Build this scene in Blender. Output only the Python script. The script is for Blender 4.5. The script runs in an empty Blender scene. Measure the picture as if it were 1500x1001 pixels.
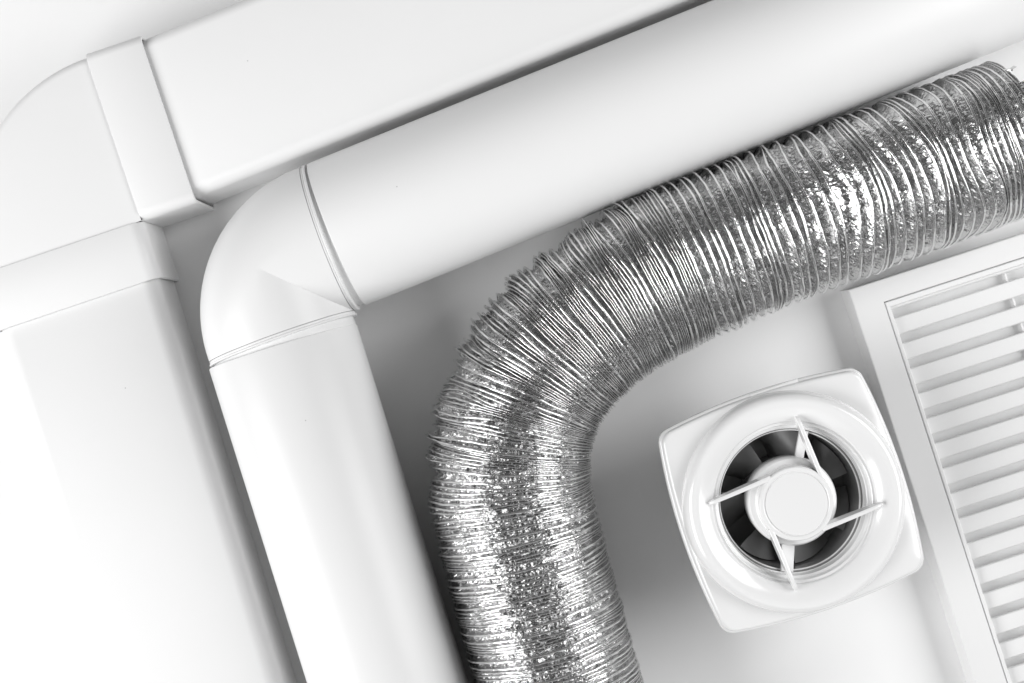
import bpy, math
import numpy as np
from mathutils import Vector, Matrix

# ------------------------------------------------------------------ camera, world, lights, exposure
CAM_H = 0.95                      # metres above the table, looking straight down
SC = 2000.0                       # photo pixels per metre at table level
scn = bpy.context.scene
COL = scn.collection

cam = bpy.data.cameras.new('camera')
cam.sensor_width = 36.0
cam.lens = 36.0 * CAM_H / 0.75
cam.clip_start = 0.05
cam.clip_end = 50.0
cam_o = bpy.data.objects.new('camera', cam)
cam_o.location = (0, 0, CAM_H)
COL.objects.link(cam_o)
scn.camera = cam_o

world = bpy.data.worlds.new('World')
scn.world = world
world.use_nodes = True
bg = world.node_tree.nodes['Background']
bg.inputs['Color'].default_value = (1, 1, 1, 1)
bg.inputs['Strength'].default_value = 0.15


def softbox(name, loc, target, sx, sy, power):
    l = bpy.data.lights.new(name, 'AREA')
    l.shape = 'RECTANGLE'
    l.size, l.size_y, l.energy = sx, sy, power
    o = bpy.data.objects.new(name, l)
    o.location = loc
    d = Vector(target) - Vector(loc)
    o.rotation_euler = d.to_track_quat('-Z', 'Y').to_euler()
    COL.objects.link(o)
    return o


softbox('softbox_key', (-1.48, -0.68, 1.12), (-0.05, -0.05, 0), 1.5, 1.1, 42)
softbox('softbox_fill', (1.6, 0.32, 1.2), (0.1, 0.0, 0), 1.5, 1.1, 35)
softbox('softbox_low', (0.55, -1.9, 1.45), (0.1, 0.0, 0), 1.7, 1.0, 4)

scn.view_settings.view_transform = 'Standard'
scn.view_settings.look = 'None'
scn.view_settings.gamma = 1.0
scn.view_settings.exposure = -0.15
scn.view_settings.use_curve_mapping = False
scn.render.engine = 'CYCLES'
scn.cycles.max_bounces = 10
scn.cycles.diffuse_bounces = 6
scn.cycles.glossy_bounces = 6
scn.cycles.use_denoising = True

# ------------------------------------------------------------------ helpers
rng = np.random.default_rng(7)
PI = math.pi


def P(px, py, z):
    """plan measurement: place on the table plan of a photo point at height z"""
    f = (CAM_H - z) / CAM_H
    return Vector(((px - 750) / SC * f, (500.5 - py) / SC * f, z))


def make_mesh(name, verts, faces, smooth=True, sharp=30):
    me = bpy.data.meshes.new(name)
    me.from_pydata([tuple(v) for v in verts], [], faces)
    me.update()
    if smooth:
        me.polygons.foreach_set('use_smooth', [True] * len(me.polygons))
        me.set_sharp_from_angle(angle=math.radians(sharp))
    return me


def quad_mesh(name, verts, quads, smooth):
    """big meshes straight from numpy arrays"""
    me = bpy.data.meshes.new(name)
    n, q = len(verts), len(quads)
    me.vertices.add(n)
    me.vertices.foreach_set('co', np.ascontiguousarray(verts, dtype=np.float32).ravel())
    me.loops.add(q * 4)
    me.loops.foreach_set('vertex_index', np.ascontiguousarray(quads, dtype=np.int32).ravel())
    me.polygons.add(q)
    me.polygons.foreach_set('loop_start', np.arange(q, dtype=np.int32) * 4)
    me.polygons.foreach_set('use_smooth', np.full(q, smooth, dtype=bool))
    me.update(calc_edges=True)
    me.validate()
    return me


def link(name, me, mat, parent=None, loc=(0, 0, 0), rotz=0.0):
    o = bpy.data.objects.new(name, me)
    COL.objects.link(o)
    if me is not None and mat is not None and not me.materials:
        me.materials.append(mat)
    o.location = loc
    o.rotation_euler = (0, 0, rotz)
    if parent:
        o.parent = parent
    return o


def tag(o, label, cat, group=None):
    o['label'] = label
    o['category'] = cat
    if group:
        o['group'] = group
    return o


def thing(name, label, cat, loc=(0, 0, 0), rotz=0.0, group=None):
    return tag(link(name, None, None, None, loc, rotz), label, cat, group)


def loft(loops, closed_loop=True, closed_path=False, cap0=False, cap1=False):
    """skin a list of equal-length loops of 3-D points"""
    n = len(loops[0])
    verts = [tuple(p) for lp in loops for p in lp]
    faces = []
    m = len(loops)
    for a in range(m if closed_path else m - 1):
        b = (a + 1) % m
        for i in range(n if closed_loop else n - 1):
            j = (i + 1) % n
            faces.append((a * n + i, a * n + j, b * n + j, b * n + i))
    if cap0:
        faces.append(tuple(range(n))[::-1])
    if cap1:
        faces.append(tuple((m - 1) * n + i for i in range(n)))
    return verts, faces


def lathe(profile, seg=96, closed=False):
    loops = [[(r * math.cos(2 * PI * i / seg), r * math.sin(2 * PI * i / seg), z) for i in range(seg)] for r, z in profile]
    return loft(loops, closed_path=closed)


def box(x0, x1, y0, y1, z0, z1, b=0.0):
    """box with a small chamfer round its top edges"""
    def lp(i, z):
        return [(x0 + i, y0 + i, z), (x1 - i, y0 + i, z), (x1 - i, y1 - i, z), (x0 + i, y1 - i, z)]
    loops = [lp(0, z0), lp(0, z1 - b), lp(b, z1)] if b else [lp(0, z0), lp(0, z1)]
    return loft(loops, cap0=True, cap1=True)


def merge(*vf):
    V, F = [], []
    for v, f in vf:
        k = len(V)
        V += list(v)
        F += [tuple(i + k for i in q) for q in f]
    return V, F


def xf(vf, M):
    v, f = vf
    return [tuple(M @ Vector(p)) for p in v], f


def round_rect(w0, w1, z0, z1, r, seg=8):
    """closed loop (y, z) of a rectangle with rounded corners"""
    pts = []
    for cx, cz, a0 in ((w1 - r, z1 - r, 0), (w0 + r, z1 - r, 90), (w0 + r, z0 + r, 180), (w1 - r, z0 + r, 270)):
        for k in range(seg + 1):
            a = math.radians(a0 + 90 * k / seg)
            pts.append((cx + r * math.cos(a), cz + r * math.sin(a)))
    return pts


def hnoise(ix, iy, iz):
    h = (ix.astype(np.int64) * 374761393 + iy.astype(np.int64) * 668265263 + iz.astype(np.int64) * 2147483647) & 0xFFFFFFFF
    h = ((h ^ (h >> 13)) * 1274126177) & 0xFFFFFFFF
    h = ((h ^ (h >> 16)) * 2246822519) & 0xFFFFFFFF
    return ((h ^ (h >> 15)) & 0xFFFFFF) / float(0xFFFFFF) * 2 - 1


def vnoise(x, y, z):
    x, y, z = np.broadcast_arrays(x, y, z)
    fx, fy, fz = np.floor(x), np.floor(y), np.floor(z)
    tx, ty, tz = x - fx, y - fy, z - fz
    tx, ty, tz = (t * t * (3 - 2 * t) for t in (tx, ty, tz))
    out = 0
    for a in (0, 1):
        for b in (0, 1):
            for c in (0, 1):
                w = (tx if a else 1 - tx) * (ty if b else 1 - ty) * (tz if c else 1 - tz)
                out = out + w * hnoise(fx + a, fy + b, fz + c)
    return out


# ------------------------------------------------------------------ materials
def material(name, base, rough, metallic=0.0, spec=0.5, specks=0.0, rough_var=0.06, bump=0.0, bump_scale=400.0, coat=0.0, wave=0.0):
    m = bpy.data.materials.new(name)
    m.use_nodes = True
    nt = m.node_tree
    N, L = nt.nodes, nt.links
    b = N['Principled BSDF']
    b.inputs['Metallic'].default_value = metallic
    b.inputs['Specular IOR Level'].default_value = spec
    b.inputs['Coat Weight'].default_value = coat
    b.inputs['Coat Roughness'].default_value = 0.12
    tc = N.new('ShaderNodeTexCoord')
    # faint tone mottling
    n1 = N.new('ShaderNodeTexNoise')
    n1.inputs['Scale'].default_value = 9.0
    n1.inputs['Detail'].default_value = 5.0
    L.new(tc.outputs['Object'], n1.inputs['Vector'])
    mr = N.new('ShaderNodeMapRange')
    mr.inputs['To Min'].default_value = 0.975
    mr.inputs['To Max'].default_value = 1.02
    L.new(n1.outputs['Fac'], mr.inputs['Value'])
    mul = N.new('ShaderNodeMix')
    mul.data_type = 'RGBA'
    mul.blend_type = 'MULTIPLY'
    mul.inputs['Factor'].default_value = 1.0
    mul.inputs['A'].default_value = (base, base, base, 1)
    L.new(mr.outputs['Result'], mul.inputs['B'])
    col = mul.outputs['Result']
    if specks:
        v = N.new('ShaderNodeTexVoronoi')
        v.inputs['Scale'].default_value = 34.0
        v.inputs['Randomness'].default_value = 1.0
        L.new(tc.outputs['Object'], v.inputs['Vector'])
        lt = N.new('ShaderNodeMath')
        lt.operation = 'LESS_THAN'
        lt.inputs[1].default_value = 0.016
        L.new(v.outputs['Distance'], lt.inputs[0])
        # only some of the cells carry a speck
        sep = N.new('ShaderNodeSeparateColor')
        L.new(v.outputs['Color'], sep.inputs['Color'])
        gt = N.new('ShaderNodeMath')
        gt.operation = 'GREATER_THAN'
        gt.inputs[1].default_value = 0.72
        L.new(sep.outputs['Red'], gt.inputs[0])
        m2 = N.new('ShaderNodeMath')
        m2.operation = 'MULTIPLY'
        L.new(lt.outputs[0], m2.inputs[0])
        L.new(gt.outputs[0], m2.inputs[1])
        m3 = N.new('ShaderNodeMath')
        m3.operation = 'MULTIPLY'
        m3.inputs[1].default_value = specks
        L.new(m2.outputs[0], m3.inputs[0])
        mix = N.new('ShaderNodeMix')
        mix.data_type = 'RGBA'
        mix.inputs['B'].default_value = (0.25, 0.25, 0.25, 1)
        L.new(m3.outputs[0], mix.inputs['Factor'])
        L.new(col, mix.inputs['A'])
        col = mix.outputs['Result']
    L.new(col, b.inputs['Base Color'])
    n2 = N.new('ShaderNodeTexNoise')
    n2.inputs['Scale'].default_value = 45.0
    n2.inputs['Detail'].default_value = 6.0
    L.new(tc.outputs['Object'], n2.inputs['Vector'])
    rr = N.new('ShaderNodeMapRange')
    rr.inputs['To Min'].default_value = max(0.02, rough - rough_var)
    rr.inputs['To Max'].default_value = rough + rough_var
    L.new(n2.outputs['Fac'], rr.inputs['Value'])
    L.new(rr.outputs['Result'], b.inputs['Roughness'])
    if bump:
        n3 = N.new('ShaderNodeTexNoise')
        n3.inputs['Scale'].default_value = bump_scale
        n3.inputs['Detail'].default_value = 3.0
        L.new(tc.outputs['Object'], n3.inputs['Vector'])
        bp = N.new('ShaderNodeBump')
        bp.inputs['Strength'].default_value = bump
        bp.inputs['Distance'].default_value = 0.0006
        L.new(n3.outputs['Fac'], bp.inputs['Height'])
        L.new(bp.outputs['Normal'], b.inputs['Normal'])
    return m


M_TABLE = material('white_table_laminate', 0.92, 0.45, specks=0.6, bump=0.03, bump_scale=900)
M_PLASTIC = material('white_pvc', 0.83, 0.42, specks=0.5, bump=0.04, bump_scale=220)
M_PIPE = material('white_pvc_pipe', 0.83, 0.38, specks=0.5, rough_var=0.025, bump=0.015, bump_scale=160)
M_GLOSS = material('glossy_white_abs', 0.86, 0.17, coat=0.4, bump=0.02, bump_scale=120)
M_GRILLE = material('white_grille_plastic', 0.83, 0.33, bump=0.03, bump_scale=300)
M_DARK = material('dark_grey_plastic', 0.27, 0.16)
M_BLADE = material('charcoal_blade_plastic', 0.20, 0.30)
M_FOIL = material('aluminium_foil', 0.70, 0.08, metallic=1.0, rough_var=0.06, bump=0.5, bump_scale=850)
M_WIRE = material('foil_wrapped_wire', 0.84, 0.14, metallic=1.0, rough_var=0.08, bump=0.45, bump_scale=520)

# ------------------------------------------------------------------ the table
v, f = [(-2.2, -2.0, 0), (2.2, -2.0, 0), (2.2, 2.0, 0), (-2.2, 2.0, 0)], [(0, 1, 2, 3)]
table = link('table_surface', make_mesh('table_surface', v, f, smooth=False), M_TABLE)
table['kind'] = 'structure'

# ------------------------------------------------------------------ flat rectangular ducts and their bend
COLLAR_H = 0.063
C_BEND = P(206, 323, COLLAR_H)
A_BEND = math.radians(18.6)
W_COLLAR = 0.1215


def rect_tube(w0, w1, z0, z1, r, wall, length, edge=0.0006):
    """hollow duct along +x, y from w0 to w1, softened ends"""
    def sec(x, i):
        return [(x, y, z) for y, z in round_rect(w0 + i, w1 - i, z0 + i, z1 - i, r - min(i, r * 0.6))]
    loops = [sec(edge, 0), sec(length - edge, 0), sec(length - edge * 0.3, edge * 0.3), sec(length, edge),
             sec(length, wall), sec(0, wall), sec(0, edge), sec(edge * 0.3, edge * 0.3)]
    return loft(loops, closed_path=True)


bend = thing('flat_duct_bend', 'white plastic flat duct elbow with rounded outer corner joining two rectangular ducts', 'duct elbow',
             (C_BEND.x, C_BEND.y, 0), A_BEND)
# body: rounded-edge slab swept a quarter turn about the inner corner
R_BODY = 0.1190
zb0, zb1, rb = 0.0018, COLLAR_H - 0.0018, 0.006
prof = [(0.0005, zb0)]
for k in range(7):
    a = math.radians(-90 + 90 * k / 6)
    prof.append((R_BODY - rb + rb * math.cos(a), zb0 + rb + rb * math.sin(a)))
for k in range(7):
    a = math.radians(90 * k / 6)
    prof.append((R_BODY - rb + rb * math.cos(a), zb1 - rb + rb * math.sin(a)))
prof.append((0.0005, zb1))
loops = []
for k in range(49):
    a = math.radians(90 + 90 * k / 48)
    loops.append([(r * math.cos(a), r * math.sin(a), z) for r, z in prof])
link('bend_body', make_mesh('bend_body', *loft(loops)), M_PLASTIC, bend)
# two socket collars; local +x runs along the top duct, local -y along the left duct
vf = rect_tube(0.0, W_COLLAR, 0.0, COLLAR_H, 0.0075, 0.0022, 0.0395)
link('socket_collar', make_mesh('socket_collar', *vf), M_PLASTIC, bend)
vf2 = rect_tube(-W_COLLAR, 0.0, 0.0, COLLAR_H, 0.0095, 0.0022, 0.0405)
link('socket_collar', make_mesh('socket_collar_side', *vf2), M_PLASTIC, bend, (0, 0, 0), -PI / 2)

# ducts run out of the collars
uE = Vector((math.cos(A_BEND), math.sin(A_BEND), 0))
uN = Vector((-math.sin(A_BEND), math.cos(A_BEND), 0))
DW = 0.0575      # half width of a duct
start = Vector((C_BEND.x, C_BEND.y, 0)) + uE * 0.018 + uN * (W_COLLAR / 2 - 0.0003)
vf = rect_tube(-DW, DW, 0.0026, COLLAR_H - 0.0028, 0.009, 0.0018, 0.78)
o = link('flat_duct', make_mesh('flat_duct', *vf), M_PLASTIC, None, start, math.radians(21.9))
tag(o, 'white rectangular duct beside the pipe that follows the stretched length of foil hose', 'duct', 'rectangular ducts')
start = Vector((C_BEND.x, C_BEND.y, 0)) - uN * 0.018 - uE * (W_COLLAR / 2 - 0.0003)
vf = rect_tube(-DW, DW, 0.0026, COLLAR_H - 0.0028, 0.011, 0.0018, 0.60)
o = link('flat_duct', make_mesh('flat_duct_side', *vf), M_PLASTIC, None, start, math.radians(17.1) - PI / 2)
tag(o, 'white rectangular duct beside the glossy streaked pipe, with bare white table on its other side', 'duct', 'rectangular ducts')

# ------------------------------------------------------------------ round pipes and their bend
RP = 0.0525
ZA = 0.0540                       # axis height at the bend
C_ROUND = P(519, 455, ZA)
A_ROUND = math.radians(20.0)
rbend = thing('round_pipe_bend', 'white round plastic elbow with mitred inner crease joining two pipes', 'pipe elbow',
              (C_ROUND.x, C_ROUND.y, 0), A_ROUND)
# cross-sections in planes through the inner corner: inner half follows the mitred pipes,
# outer half runs from their ridge to a quarter-circle outline
loops = []
NS = 60
for k in range(NS + 1):
    phi = math.radians(90 + 90 * k / NS)
    q = phi - PI / 2
    cq = math.cos(min(q, PI / 2 - q))
    dc = 2 * RP / (1 + cq)                 # where the mitred pipes meet the rounded heel
    ac = math.acos(min(1.0, (dc - RP) / RP))
    half = []
    for i in range(25):                    # heel
        a = ac * i / 24
        half.append((RP + RP * math.cos(a), RP * math.sin(a)))
    for i in range(1, 25):                 # mitred throat
        a = (PI - ac) + ac * i / 24
        half.append((max((RP + RP * math.cos(a)) / cq, 0.0003), RP * math.sin(a)))
    full = half + [(d, -h) for d, h in half[-2:0:-1]]
    lp = [(d * math.cos(phi), d * math.sin(phi), ZA + h) for d, h in full]
    loops.append(lp)
rb_me = make_mesh('round_bend_body', *loft(loops), sharp=180)
per = len(loops[0])
for ed in rb_me.edges:                     # only the mitre line is a crease
    ka, kb = (i // per for i in ed.vertices)
    if ka == kb == NS // 2 and all(24 <= i % per <= 72 for i in ed.vertices):
        ed.use_edge_sharp = True
link('bend_body', rb_me, M_PIPE, rbend)


def ring(r_out, r_in, length, edge=0.0008, seg=96):
    """tube along +x with softened rims"""
    def c(x, r):
        return [(x, r * math.cos(2 * PI * i / seg), r * math.sin(2 * PI * i / seg)) for i in range(seg)]
    e = edge
    loops = [c(e, r_out), c(length - e, r_out), c(length - e * .3, r_out - e * .3), c(length, r_out - e),
             c(length, r_in), c(0, r_in), c(0, r_out - e), c(e * .3, r_out - e * .3)]
    return loft(loops, closed_path=True)


for kind in (0, 1):
    base = (0, RP, ZA) if kind == 0 else (-RP, 0, ZA)
    rz = 0.0 if kind == 0 else -PI / 2
    link('end_sleeve', make_mesh('end_sleeve', *ring(RP, RP - 0.004, 0.0022)), M_PIPE, rbend, base, rz)
    dx = Vector((math.cos(rz), math.sin(rz), 0))
    link('flange_bead', make_mesh('flange_bead', *ring(RP + 0.0007, RP - 0.004, 0.0017)), M_PIPE, rbend, Vector(base) + dx * 0.0018, rz)
    link('spigot', make_mesh('spigot', *ring(RP - 0.0024, RP - 0.0045, 0.012)), M_PIPE, rbend, Vector(base) + dx * 0.0030, rz)


def round_pipe(name, axis_start, ang, length, label):
    o = link(name, make_mesh(name, *ring(RP, RP - 0.0020, length, seg=128)), M_PIPE, None, axis_start, 0)
    drop = math.asin((ZA - RP) / length)
    o.rotation_euler = (0, drop, ang)
    return tag(o, label, 'pipe', 'round pipes')


s1 = P(494.0, 344.5, ZA)
round_pipe('round_pipe', s1, math.radians(22.0), 0.66, 'white round pipe running along the loosely stretched length of the foil hose')
s2 = P(415.5, 508.0, ZA)
round_pipe('round_pipe', s2, math.radians(17.3) - PI / 2, 0.46, 'white round pipe with bright glossy streak beside the tightly bunched length of foil hose')

# ------------------------------------------------------------------ flexible foil duct
RF = 0.0560
ZF = 0.0568
path_px = [(880, 1225), (850, 1110), (818, 1000), (794, 910), (766, 806), (748, 722), (748, 652), (767, 582), (809, 517), (871, 459), (949, 411), (1031, 374),
           (1131, 333), (1236, 294), (1345, 253), (1420, 225), (1485, 200)]
ctrl = np.array([P(x, y, ZF)[:2] for x, y in path_px])


def catmull(pts, n=40):
    p = np.vstack([2 * pts[0] - pts[1], pts, 2 * pts[-1] - pts[-2]])
    out = []
    for i in range(1, len(p) - 2):
        t = np.linspace(0, 1, n, endpoint=False)[:, None]
        a, b, c, d = p[i - 1], p[i], p[i + 1], p[i + 2]
        out.append(0.5 * (2 * b + (c - a) * t + (2 * a - 5 * b + 4 * c - d) * t ** 2 + (3 * b - a - 3 * c + d) * t ** 3))
    out.append(pts[-1][None])
    return np.vstack(out)


poly = catmull(ctrl)
for _ in range(30):                                   # relax the curve a little
    poly[1:-1] = 0.25 * poly[:-2] + 0.5 * poly[1:-1] + 0.25 * poly[2:]
seg = np.linalg.norm(np.diff(poly, axis=0), axis=1)
arc = np.concatenate([[0], np.cumsum(seg)])
LEN = arc[-1]
tang = np.gradient(poly, arc, axis=0)
tang /= np.linalg.norm(tang, axis=1)[:, None]


def arc_at(px, py):
    p = np.array(P(px, py, ZF)[:2])
    return arc[np.argmin(np.linalg.norm(poly - p, axis=1))]


s_bend0, s_bend1 = arc_at(747, 700), arc_at(948, 408)
s_open, s_tight_end = arc_at(1010, 380), arc_at(1395, 235)
# turn positions: tight below and round the bend, stretched open further on, bunched at the end
turns = [0.0]
s = 0.0
pr = np.random.default_rng(21)
left_in_bunch, wide = 4, 0
while s < LEN - 0.0015:
    if s < s_bend0:
        p = 0.0031
    elif s < s_bend1:
        p = 0.0026
    elif s < s_tight_end:
        k = min(1.0, (s - s_bend1) / (0.09))
        p = 0.0028 + k * 0.0030
    else:
        p = 0.0036
    # bunches of tight turns with one or two wide gaps between them
    if left_in_bunch <= 0:
        left_in_bunch = int(pr.integers(3, 8)) if s < s_bend1 + 0.02 or s > s_tight_end else int(pr.integers(1, 4))
        wide = int(pr.integers(1, 3)) if s < s_bend1 else int(pr.integers(1, 6))
    if wide > 0:
        p *= pr.uniform(1.35, 1.95) if s < s_bend1 else pr.uniform(1.1, 1.85)
        wide -= 1
    else:
        p *= pr.uniform(0.6, 0.85) if s < s_bend1 else pr.uniform(0.42, 0.72)
        left_in_bunch -= 1
    s += max(p, 0.0017)
    turns.append(min(s, LEN))
turns = np.array(turns)
NT = len(turns) - 1
MC = 220                                             # columns per turn
NCOL = NT * MC + 1
u = np.arange(NCOL) / MC
th = 2 * PI * u
cs, sn = np.cos(th), np.sin(th)
S = np.interp(u, np.arange(NT + 1), turns)
outer = np.clip(cs, 0, 1)
open_k = np.clip((S - s_bend1) / 0.10, 0, 1) * np.clip((LEN - S) / 0.03, 0, 1)
bend_k = np.clip((S - s_bend0 + 0.04) / 0.06, 0, 1) * np.clip((s_bend1 + 0.03 - S) / 0.06, 0, 1)
S = S + (0.0014 + 0.0030 * open_k + (0.0010 + 0.0022 * outer) * bend_k) * vnoise(u * 0.22, cs * 1.1 + 5, sn * 1.1) \
      + (0.0005 + 0.0013 * open_k + 0.0004 * bend_k) * vnoise(u * 0.8, cs * 1.7, sn * 1.7 + 9) \
      + 0.00030 * vnoise(u * 1.3, cs * 6, sn * 6) + 0.00016 * vnoise(u * 2.3, cs * 17, sn * 17)
for t in range(1, NT):                               # turns never cross
    a, b = (t - 1) * MC, t * MC
    S[b:b + MC] = np.maximum(S[b:b + MC], S[a:a + MC] + 0.00125)
S = np.minimum(S, LEN)
S[-1] = min(S[-1], LEN)


def frame(sv):
    x = np.interp(sv, arc, poly[:, 0])
    y = np.interp(sv, arc, poly[:, 1])
    tx = np.interp(sv, arc, tang[:, 0])
    ty = np.interp(sv, arc, tang[:, 1])
    l = np.hypot(tx, ty)
    return x, y, tx / l, ty / l


RAD = RF * (1 + 0.010 * vnoise(u * 0.30, cs * 1.3 + 2, sn * 1.3)
            + 0.009 * vnoise(u * 0.95, cs * 0.8, sn * 0.8 + 4)
            + 0.006 * vnoise(u * 1.1, cs * 7, sn * 7) + 0.004 * vnoise(u * 2.7, cs * 19, sn * 19))
RAD = RAD * (1 - 0.028 * np.clip((S - s_bend1) / 0.08, 0, 1))      # stretched length is a little slimmer
grp = u / 6.5 + 0.9 * vnoise(u * 0.13, 0 * u, 0 * u + 7.7)
saw = grp - np.floor(grp)
RAD = RAD + bend_k * outer * 0.0074 * (np.minimum(saw / 0.25, (1 - saw) / 0.75) - 0.6)


def place(sv, c_, s_, r):
    x, y, tx, ty = frame(sv)
    z = ZF + r * s_
    z = np.maximum(z, 0.0006)
    return np.stack([x - ty * r * c_, y + tx * r * c_, z], axis=1)


flex = thing('flexible_foil_duct', 'crinkled silver aluminium foil flexible hose curving past the white pipes', 'flexible duct',
             (float(poly[0, 0]), float(poly[0, 1]), 0))
off = np.array([poly[0, 0], poly[0, 1], 0.0])

# foil sleeve: rows across each gap sag inwards and are crumpled
K = 8
ncol_f = NCOL - MC
Sa, Sb = S[:ncol_f], S[MC:MC + ncol_f]
Ra, Rb = RAD[:ncol_f], RAD[MC:MC + ncol_f]
ctrl_c, ctrl_s, uu = cs[:ncol_f], sn[:ncol_f], u[:ncol_f]
xa, ya, txa, tya = frame(Sa)
# true gap depends on which side of the bend the point is
A3 = place(Sa, ctrl_c, ctrl_s, Ra)
B3 = place(Sb, ctrl_c, ctrl_s, Rb)
gap = np.linalg.norm(A3 - B3, axis=1)
depth = np.clip(1.30 * gap, 0.0020, 0.0062) * (0.85 + 0.35 * vnoise(uu * 0.9, ctrl_c * 4, ctrl_s * 4))
rows = np.empty((K, ncol_f, 3))
for k in range(K):
    t = k / K
    sag = 0.35 * math.sin(PI * t) + 0.65 * (1 - abs(2 * t - 1)) ** 0.9 if k else 0.0
    amp = np.clip(gap, 0.0, 0.0034) * sag
    cr = rng.normal(0, 1, ncol_f)
    fold = vnoise(uu * 3.0 + k * 0.7, ctrl_c * 21, ctrl_s * 21 + k * 0.9)
    lump = vnoise(uu * 2.0 + k * 0.4, ctrl_c * 9 + k * 0.5, ctrl_s * 9)
    r = Ra + (Rb - Ra) * t - 0.0002 - depth * sag + amp * (np.where(gap < 0.0032, 0.095, 0.055) * cr + 0.17 * lump + 0.14 * fold)
    st = Sa + (Sb - Sa) * np.clip(t + sag * 0.06 * rng.normal(0, 1, ncol_f), 0, 1)
    jit = sag * rng.normal(0, 0.25, ncol_f) * (2 * PI / MC)
    rows[k] = place(st, np.cos(th[:ncol_f] + jit), np.sin(th[:ncol_f] + jit), r)
last = place(S[ncol_f:], cs[ncol_f:], sn[ncol_f:], RAD[ncol_f:] - 0.0002)      # closing row: final turn
verts = np.concatenate([rows.reshape(-1, 3), last]) - off
idx = np.arange(K * ncol_f).reshape(K, ncol_f)
nxt = np.concatenate([idx[0][MC:], K * ncol_f + np.arange(len(last))])[:ncol_f]
grid = np.vstack([idx, nxt[None]])
q = np.stack([grid[:-1, :-1], grid[1:, :-1], grid[1:, 1:], grid[:-1, 1:]], axis=-1).reshape(-1, 4)
sleeve = link('foil_sleeve', quad_mesh('foil_sleeve', verts, q, False), M_FOIL, flex)

# wire coil: thin tube running along the helix
NSEC = 7
C3 = place(S, cs, sn, RAD)
x, y, tx, ty = frame(S)
radial = np.stack([-ty * cs, tx * cs, sn], axis=1)
axial = np.stack([tx, ty, 0 * tx], axis=1)
gA = np.full(NCOL, 0.002)
gA[:ncol_f] = gap
wr = np.clip(gA * 0.30 * np.clip((gA - 0.0012) / 0.0028, 0.5, 1.0), 0.00022, 0.00085) * (1 + 0.22 * vnoise(u * 1.1, cs * 11, sn * 11))
wr = np.convolve(np.pad(wr, 4, mode='edge'), np.ones(9) / 9, mode='valid')
tube = np.empty((NCOL, NSEC, 3))
for k in range(NSEC):
    a = 2 * PI * k / NSEC
    tube[:, k] = C3 + (radial * math.cos(a) + axial * math.sin(a)) * wr[:, None]
tube[..., 2] = np.maximum(tube[..., 2], 0.0003)
idx = np.arange(NCOL * NSEC).reshape(NCOL, NSEC)
r2 = np.roll(idx, -1, axis=1)
q = np.stack([idx[:-1], r2[:-1], r2[1:], idx[1:]], axis=-1).reshape(-1, 4)
link('wire_coil', quad_mesh('wire_coil', tube.reshape(-1, 3) - off, q, True), M_WIRE, flex)

# torn foil scraps along the cut end
ex, ey, etx, ety = (float(a[0]) for a in frame(np.array([LEN])))
pr = np.random.default_rng(4)
for k in range(5):
    a = math.radians(35 + 22 * k + pr.uniform(-6, 6))
    w, h = pr.uniform(0.003, 0.006), pr.uniform(0.005, 0.008)
    pts = []
    for i in range(4):
        for j in range(3):
            aa = a + (i / 3 - 0.5) * w / RF
            r = RF - 0.0008 + pr.normal(0, 0.0006)
            sx = j / 2 * h * (1.0 if j < 2 else pr.uniform(0.4, 1.0)) - 0.0045
            pts.append((ex + etx * sx - ety * r * math.cos(aa) - off[0], ey + ety * sx + etx * r * math.cos(aa) - off[1], ZF + r * math.sin(aa)))
    fs = [(i * 3 + j, i * 3 + j + 1, (i + 1) * 3 + j + 1, (i + 1) * 3 + j) for i in range(3) for j in range(2)]
    me = make_mesh('foil_scrap', pts, fs, smooth=False)
    link('foil_scrap', me, M_FOIL, flex)

# ------------------------------------------------------------------ extractor fan
ZP = 0.0750
c = P(1161.5, 735, ZP)
fan = thing('extractor_fan', 'square white extractor fan with round bezel and dark blades beside the louvred grille', 'extractor fan',
            (c.x, c.y, 0), math.radians(18.6))


def plate_outline(scale_in, z, n=40):
    """square with bowed sides and rounded corners; scale_in shrinks the outline (metres)"""
    a, bow, rc = 0.0733, 0.0050, 0.0105
    pts = []
    for s_ in range(4):
        rot = s_ * PI / 2
        loc = []
        for k in range(n + 1):
            t = -1 + 2 * k / n
            y = t * (a - rc * 0.93)
            loc.append((a + bow * (1 - t * t), y))
        # rounded corner
        ca = (a - rc, a - rc)
        for k in range(1, 8):
            g = math.radians(7 + (90 - 14) * k / 8)
            loc.append((ca[0] + rc * math.cos(g), ca[1] + rc * math.sin(g)))
        for x_, y_ in loc:
            X = x_ * math.cos(rot) - y_ * math.sin(rot)
            Y = x_ * math.sin(rot) + y_ * math.cos(rot)
            m = 1 - scale_in / math.hypot(X, Y)
            pts.append((X * m, Y * m, z))
    return pts


def circ(r, z, like):
    return [(r * math.cos(math.atan2(y_, x_)), r * math.sin(math.atan2(y_, x_)), z) for x_, y_, _ in like]


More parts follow.
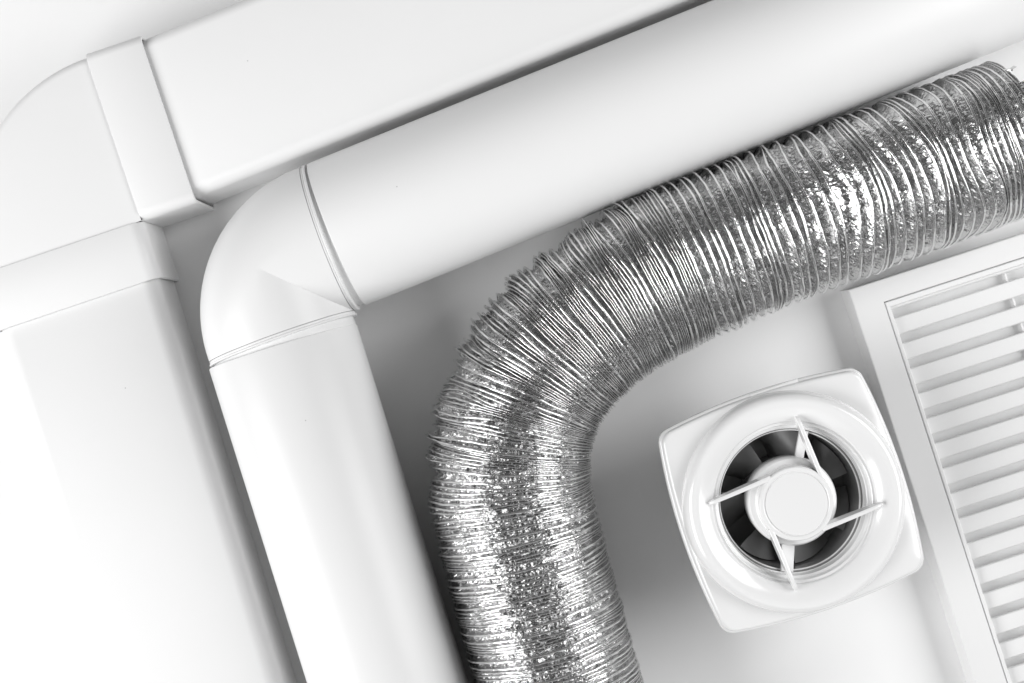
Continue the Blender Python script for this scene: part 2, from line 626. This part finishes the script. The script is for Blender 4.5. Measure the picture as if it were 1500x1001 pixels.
o0 = plate_outline(0, 0)
loops = [circ(0.049, 0.0680, o0), plate_outline(0.0026, 0.0672), plate_outline(0.0004, 0.0676), plate_outline(0.0, 0.0684), plate_outline(0.0003, 0.0700),
         plate_outline(0.0012, 0.0708), plate_outline(0.0020, 0.0711), plate_outline(0.0023, 0.0722), plate_outline(0.0027, 0.0736),
         plate_outline(0.0036, 0.0746), plate_outline(0.0052, ZP), circ(0.0685, ZP + 0.0016, o0), circ(0.060, ZP + 0.0016, o0)]
link('face_plate', make_mesh('face_plate', *loft(loops), sharp=40), M_GLOSS, fan)
bez = [(0.0752, 0.0738), (0.0749, 0.0765), (0.0743, 0.0795), (0.0733, 0.0825), (0.0719, 0.0848), (0.0701, 0.0862), (0.0683, 0.0868), (0.0663, 0.0867),
       (0.0640, 0.0860), (0.0610, 0.0848), (0.0580, 0.0832), (0.0556, 0.0816), (0.0549, 0.0810), (0.0545, 0.0802), (0.0543, 0.0780), (0.0560, 0.0765), (0.0700, 0.0745)]
link('bezel_ring', make_mesh('bezel_ring', *lathe(bez, 128, True), sharp=40), M_GLOSS, fan)
thr = [(0.0546, 0.0785), (0.0530, 0.0785), (0.0524, 0.0780), (0.0518, 0.0745), (0.0506, 0.0742), (0.0501, 0.0738), (0.0494, 0.0660), (0.0478, 0.0655),
       (0.0474, 0.0650), (0.0474, 0.0640), (0.0546, 0.0640)]
link('throat_ring', make_mesh('throat_ring', *lathe(thr, 128, True), sharp=35), M_GLOSS, fan)
tb = [(0.0473, 0.0645), (0.0473, 0.0020), (0.0495, 0.0), (0.0498, 0.0660), (0.0486, 0.0662)]
link('duct_tube', make_mesh('duct_tube', *lathe(tb, 96, True), sharp=35), M_DARK, fan)
bk = lathe([(0.0001, 0.0265), (0.0474, 0.0265)], 64)
link('back_grid_disc', make_mesh('back_grid_disc', *bk), M_DARK, fan)
# motor hub and its cap
hub = link('motor_hub', make_mesh('motor_hub', *lathe([(0.0295, 0.0560), (0.0300, 0.0580), (0.0304, 0.0700), (0.0300, 0.0735), (0.0288, 0.0752), (0.0258, 0.0760),
                                                      (0.0252, 0.0768), (0.0250, 0.0850), (0.0247, 0.0864), (0.0240, 0.0871), (0.0224, 0.0872), (0.0217, 0.0869), (0.0212, 0.0862)], 96), sharp=35),
           M_GLOSS, fan)
link('hub_cap', make_mesh('hub_cap', *lathe([(0.0214, 0.0861), (0.0208, 0.0863), (0.0205, 0.0867), (0.0195, 0.0869), (0.0001, 0.0871)], 96), sharp=35), M_GLOSS, hub)
# four tangent spokes: tall thin fins from the hub ring out over the bezel
p_out, p_in = Vector((0.0580, 0.0, 0)), Vector((math.cos(math.radians(-45)), math.sin(math.radians(-45)), 0)) * 0.0242
dd = (p_in - p_out)
ln = dd.length
secs = []
for t, zt, zb, w in ((0.0, 0.0855, 0.0815, 0.0005), (0.02, 0.0868, 0.0812, 0.0011), (0.10, 0.0882, 0.0795, 0.0013), (0.5, 0.0882, 0.0770, 0.0014), (0.85, 0.0874, 0.0760, 0.0015), (1.0, 0.0868, 0.0760, 0.0016)):
    secs.append([(t * ln, -w, zb), (t * ln, -w, zt - 0.0005), (t * ln, -w * 0.5, zt), (t * ln, w * 0.5, zt), (t * ln, w, zt - 0.0005), (t * ln, w, zb)])
spoke_me = make_mesh('spoke', *loft(secs, cap0=True, cap1=True), sharp=40)
for k in range(4):
    R = Matrix.Rotation(k * PI / 2 - math.radians(18.6), 4, 'Z')
    d = R @ dd
    link('spoke', spoke_me, M_GLOSS, fan, R @ p_out, math.atan2(d.y, d.x))
# flat motor brackets behind the spokes
for ang, w in ((267, 0.0042), (79, 0.0030)):
    a = math.radians(ang - 18.6)
    me = make_mesh('motor_bracket', *box(0.0280, 0.0485, -w, w, 0.0655, 0.0690, 0.0006))
    link('motor_bracket', me, M_GLOSS, fan, (0, 0, 0), a)
# impeller
imp = link('impeller', make_mesh('impeller', *lathe([(0.0001, 0.0262), (0.0275, 0.0262), (0.0282, 0.0275), (0.0282, 0.0535), (0.0270, 0.0545), (0.0001, 0.0545)], 64), sharp=35), M_DARK, fan)
NB = 7
bl = []
for i in range(7):
    r = 0.0275 + (0.0462 - 0.0275) * i / 6
    row = []
    for j in range(6):
        t = j / 5
        spread = math.radians(37) * (0.92 + 0.10 * i / 6)
        aa = (t - 0.5) * spread + 0.03 * (i / 6) ** 2
        z = 0.0470 - 0.020 * (t - 0.25) * (1.0 - 0.25 * i / 6) + 0.002 * math.sin(PI * t)
        row.append((r * math.cos(aa), r * math.sin(aa), z))
    loopd = row + [(x_, y_, z_ - 0.0014) for x_, y_, z_ in row[::-1]]
    bl.append(loopd)
blade_me = make_mesh('blade', *loft(bl, cap0=True, cap1=True), sharp=45)
for k in range(NB):
    link('blade', blade_me, M_BLADE, imp, (0, 0, 0), 2 * PI * k / NB + 0.35)
# small latch tab on the plate edge
link('latch_tab', make_mesh('latch_tab', *box(-0.004, 0.030, 0.0735, 0.0775, 0.0690, 0.0718, 0.0006)), M_GLOSS, fan)

# ------------------------------------------------------------------ louvred grille
ZG = 0.0230
go = P(1243, 425, ZG)
gr = thing('ventilation_grille', 'white louvred ventilation grille with wide flat frame beside the fan', 'grille', (go.x, go.y, 0), math.radians(17.9))
GW, GL = 0.230, 0.372               # local x to the right, local -y downwards
FL, FT = 0.0215, 0.0160             # rail widths


def rect(i_l, i_t, z):
    return [(i_l, -i_t, z), (i_l, -GL + i_t, z), (GW - i_l, -GL + i_t, z), (GW - i_l, -i_t, z)]


e = 0.0009
loops = [rect(0, 0, 0), rect(0, 0, ZG - e), rect(e * .3, e * .3, ZG - e * .3), rect(e, e, ZG), rect(FL - 0.0004, FT - 0.0004, ZG), rect(FL, FT, ZG - 0.0004), rect(FL, FT, 0)]
link('outer_frame', make_mesh('outer_frame', *loft(loops, closed_path=True), sharp=20), M_GRILLE, gr)
g = 0.00065
iw, it = 0.0036, 0.0048
loops = [rect(FL + g, FT + g, 0.001), rect(FL + g, FT + g, ZG - 0.0010), rect(FL + g + .0006, FT + g + .0006, ZG - 0.0003), rect(FL + iw - .0005, FT + it - .0005, ZG - 0.0005), rect(FL + iw, FT + it, ZG - 0.0012),
         rect(FL + iw + 0.0006, FT + it + 0.0004, ZG - 0.004), rect(FL + iw + 0.0012, FT + it + 0.0008, 0.001)]
ins = link('louvre_insert', make_mesh('louvre_insert', *loft(loops, closed_path=True), sharp=20), M_GRILLE, gr)
PITCH = 0.01890
x0, x1 = FL + iw + 0.0002, GW - FL - iw - 0.0002
sec = [(0.0, 0.0150), (0.0, 0.0168), (0.0006, 0.0177), (0.0020, 0.0180), (0.0104, 0.0186), (0.0114, 0.0183), (0.0122, 0.0171),
       (0.0122, 0.0156), (0.0112, 0.0160), (0.0012, 0.0150)]
slat_me = make_mesh('slat', *loft([[(x_, -y_, z_) for y_, z_ in sec] for x_ in (x0, x1)], cap0=True, cap1=True), sharp=28)
y = FT + it - 0.0098
k = 0
while y + 0.014 < GL - FT - it + 0.004:
    link('slat', slat_me, M_GRILLE, ins, (0, -y, 0))
    y += PITCH
for xr in (0.1135,):
    link('support_rib', make_mesh('support_rib', *box(xr - 0.0008, xr + 0.0008, -GL + FT + it, -FT - it, 0.0078, 0.0140, 0.0003)), M_GRILLE, ins)
link('shutter_plate', make_mesh('shutter_plate', *box(FL + iw + 0.0005, GW - FL - iw - 0.0005, -GL + FT + it, -FT - it, 0.0060, 0.0080)), M_GRILLE, ins)
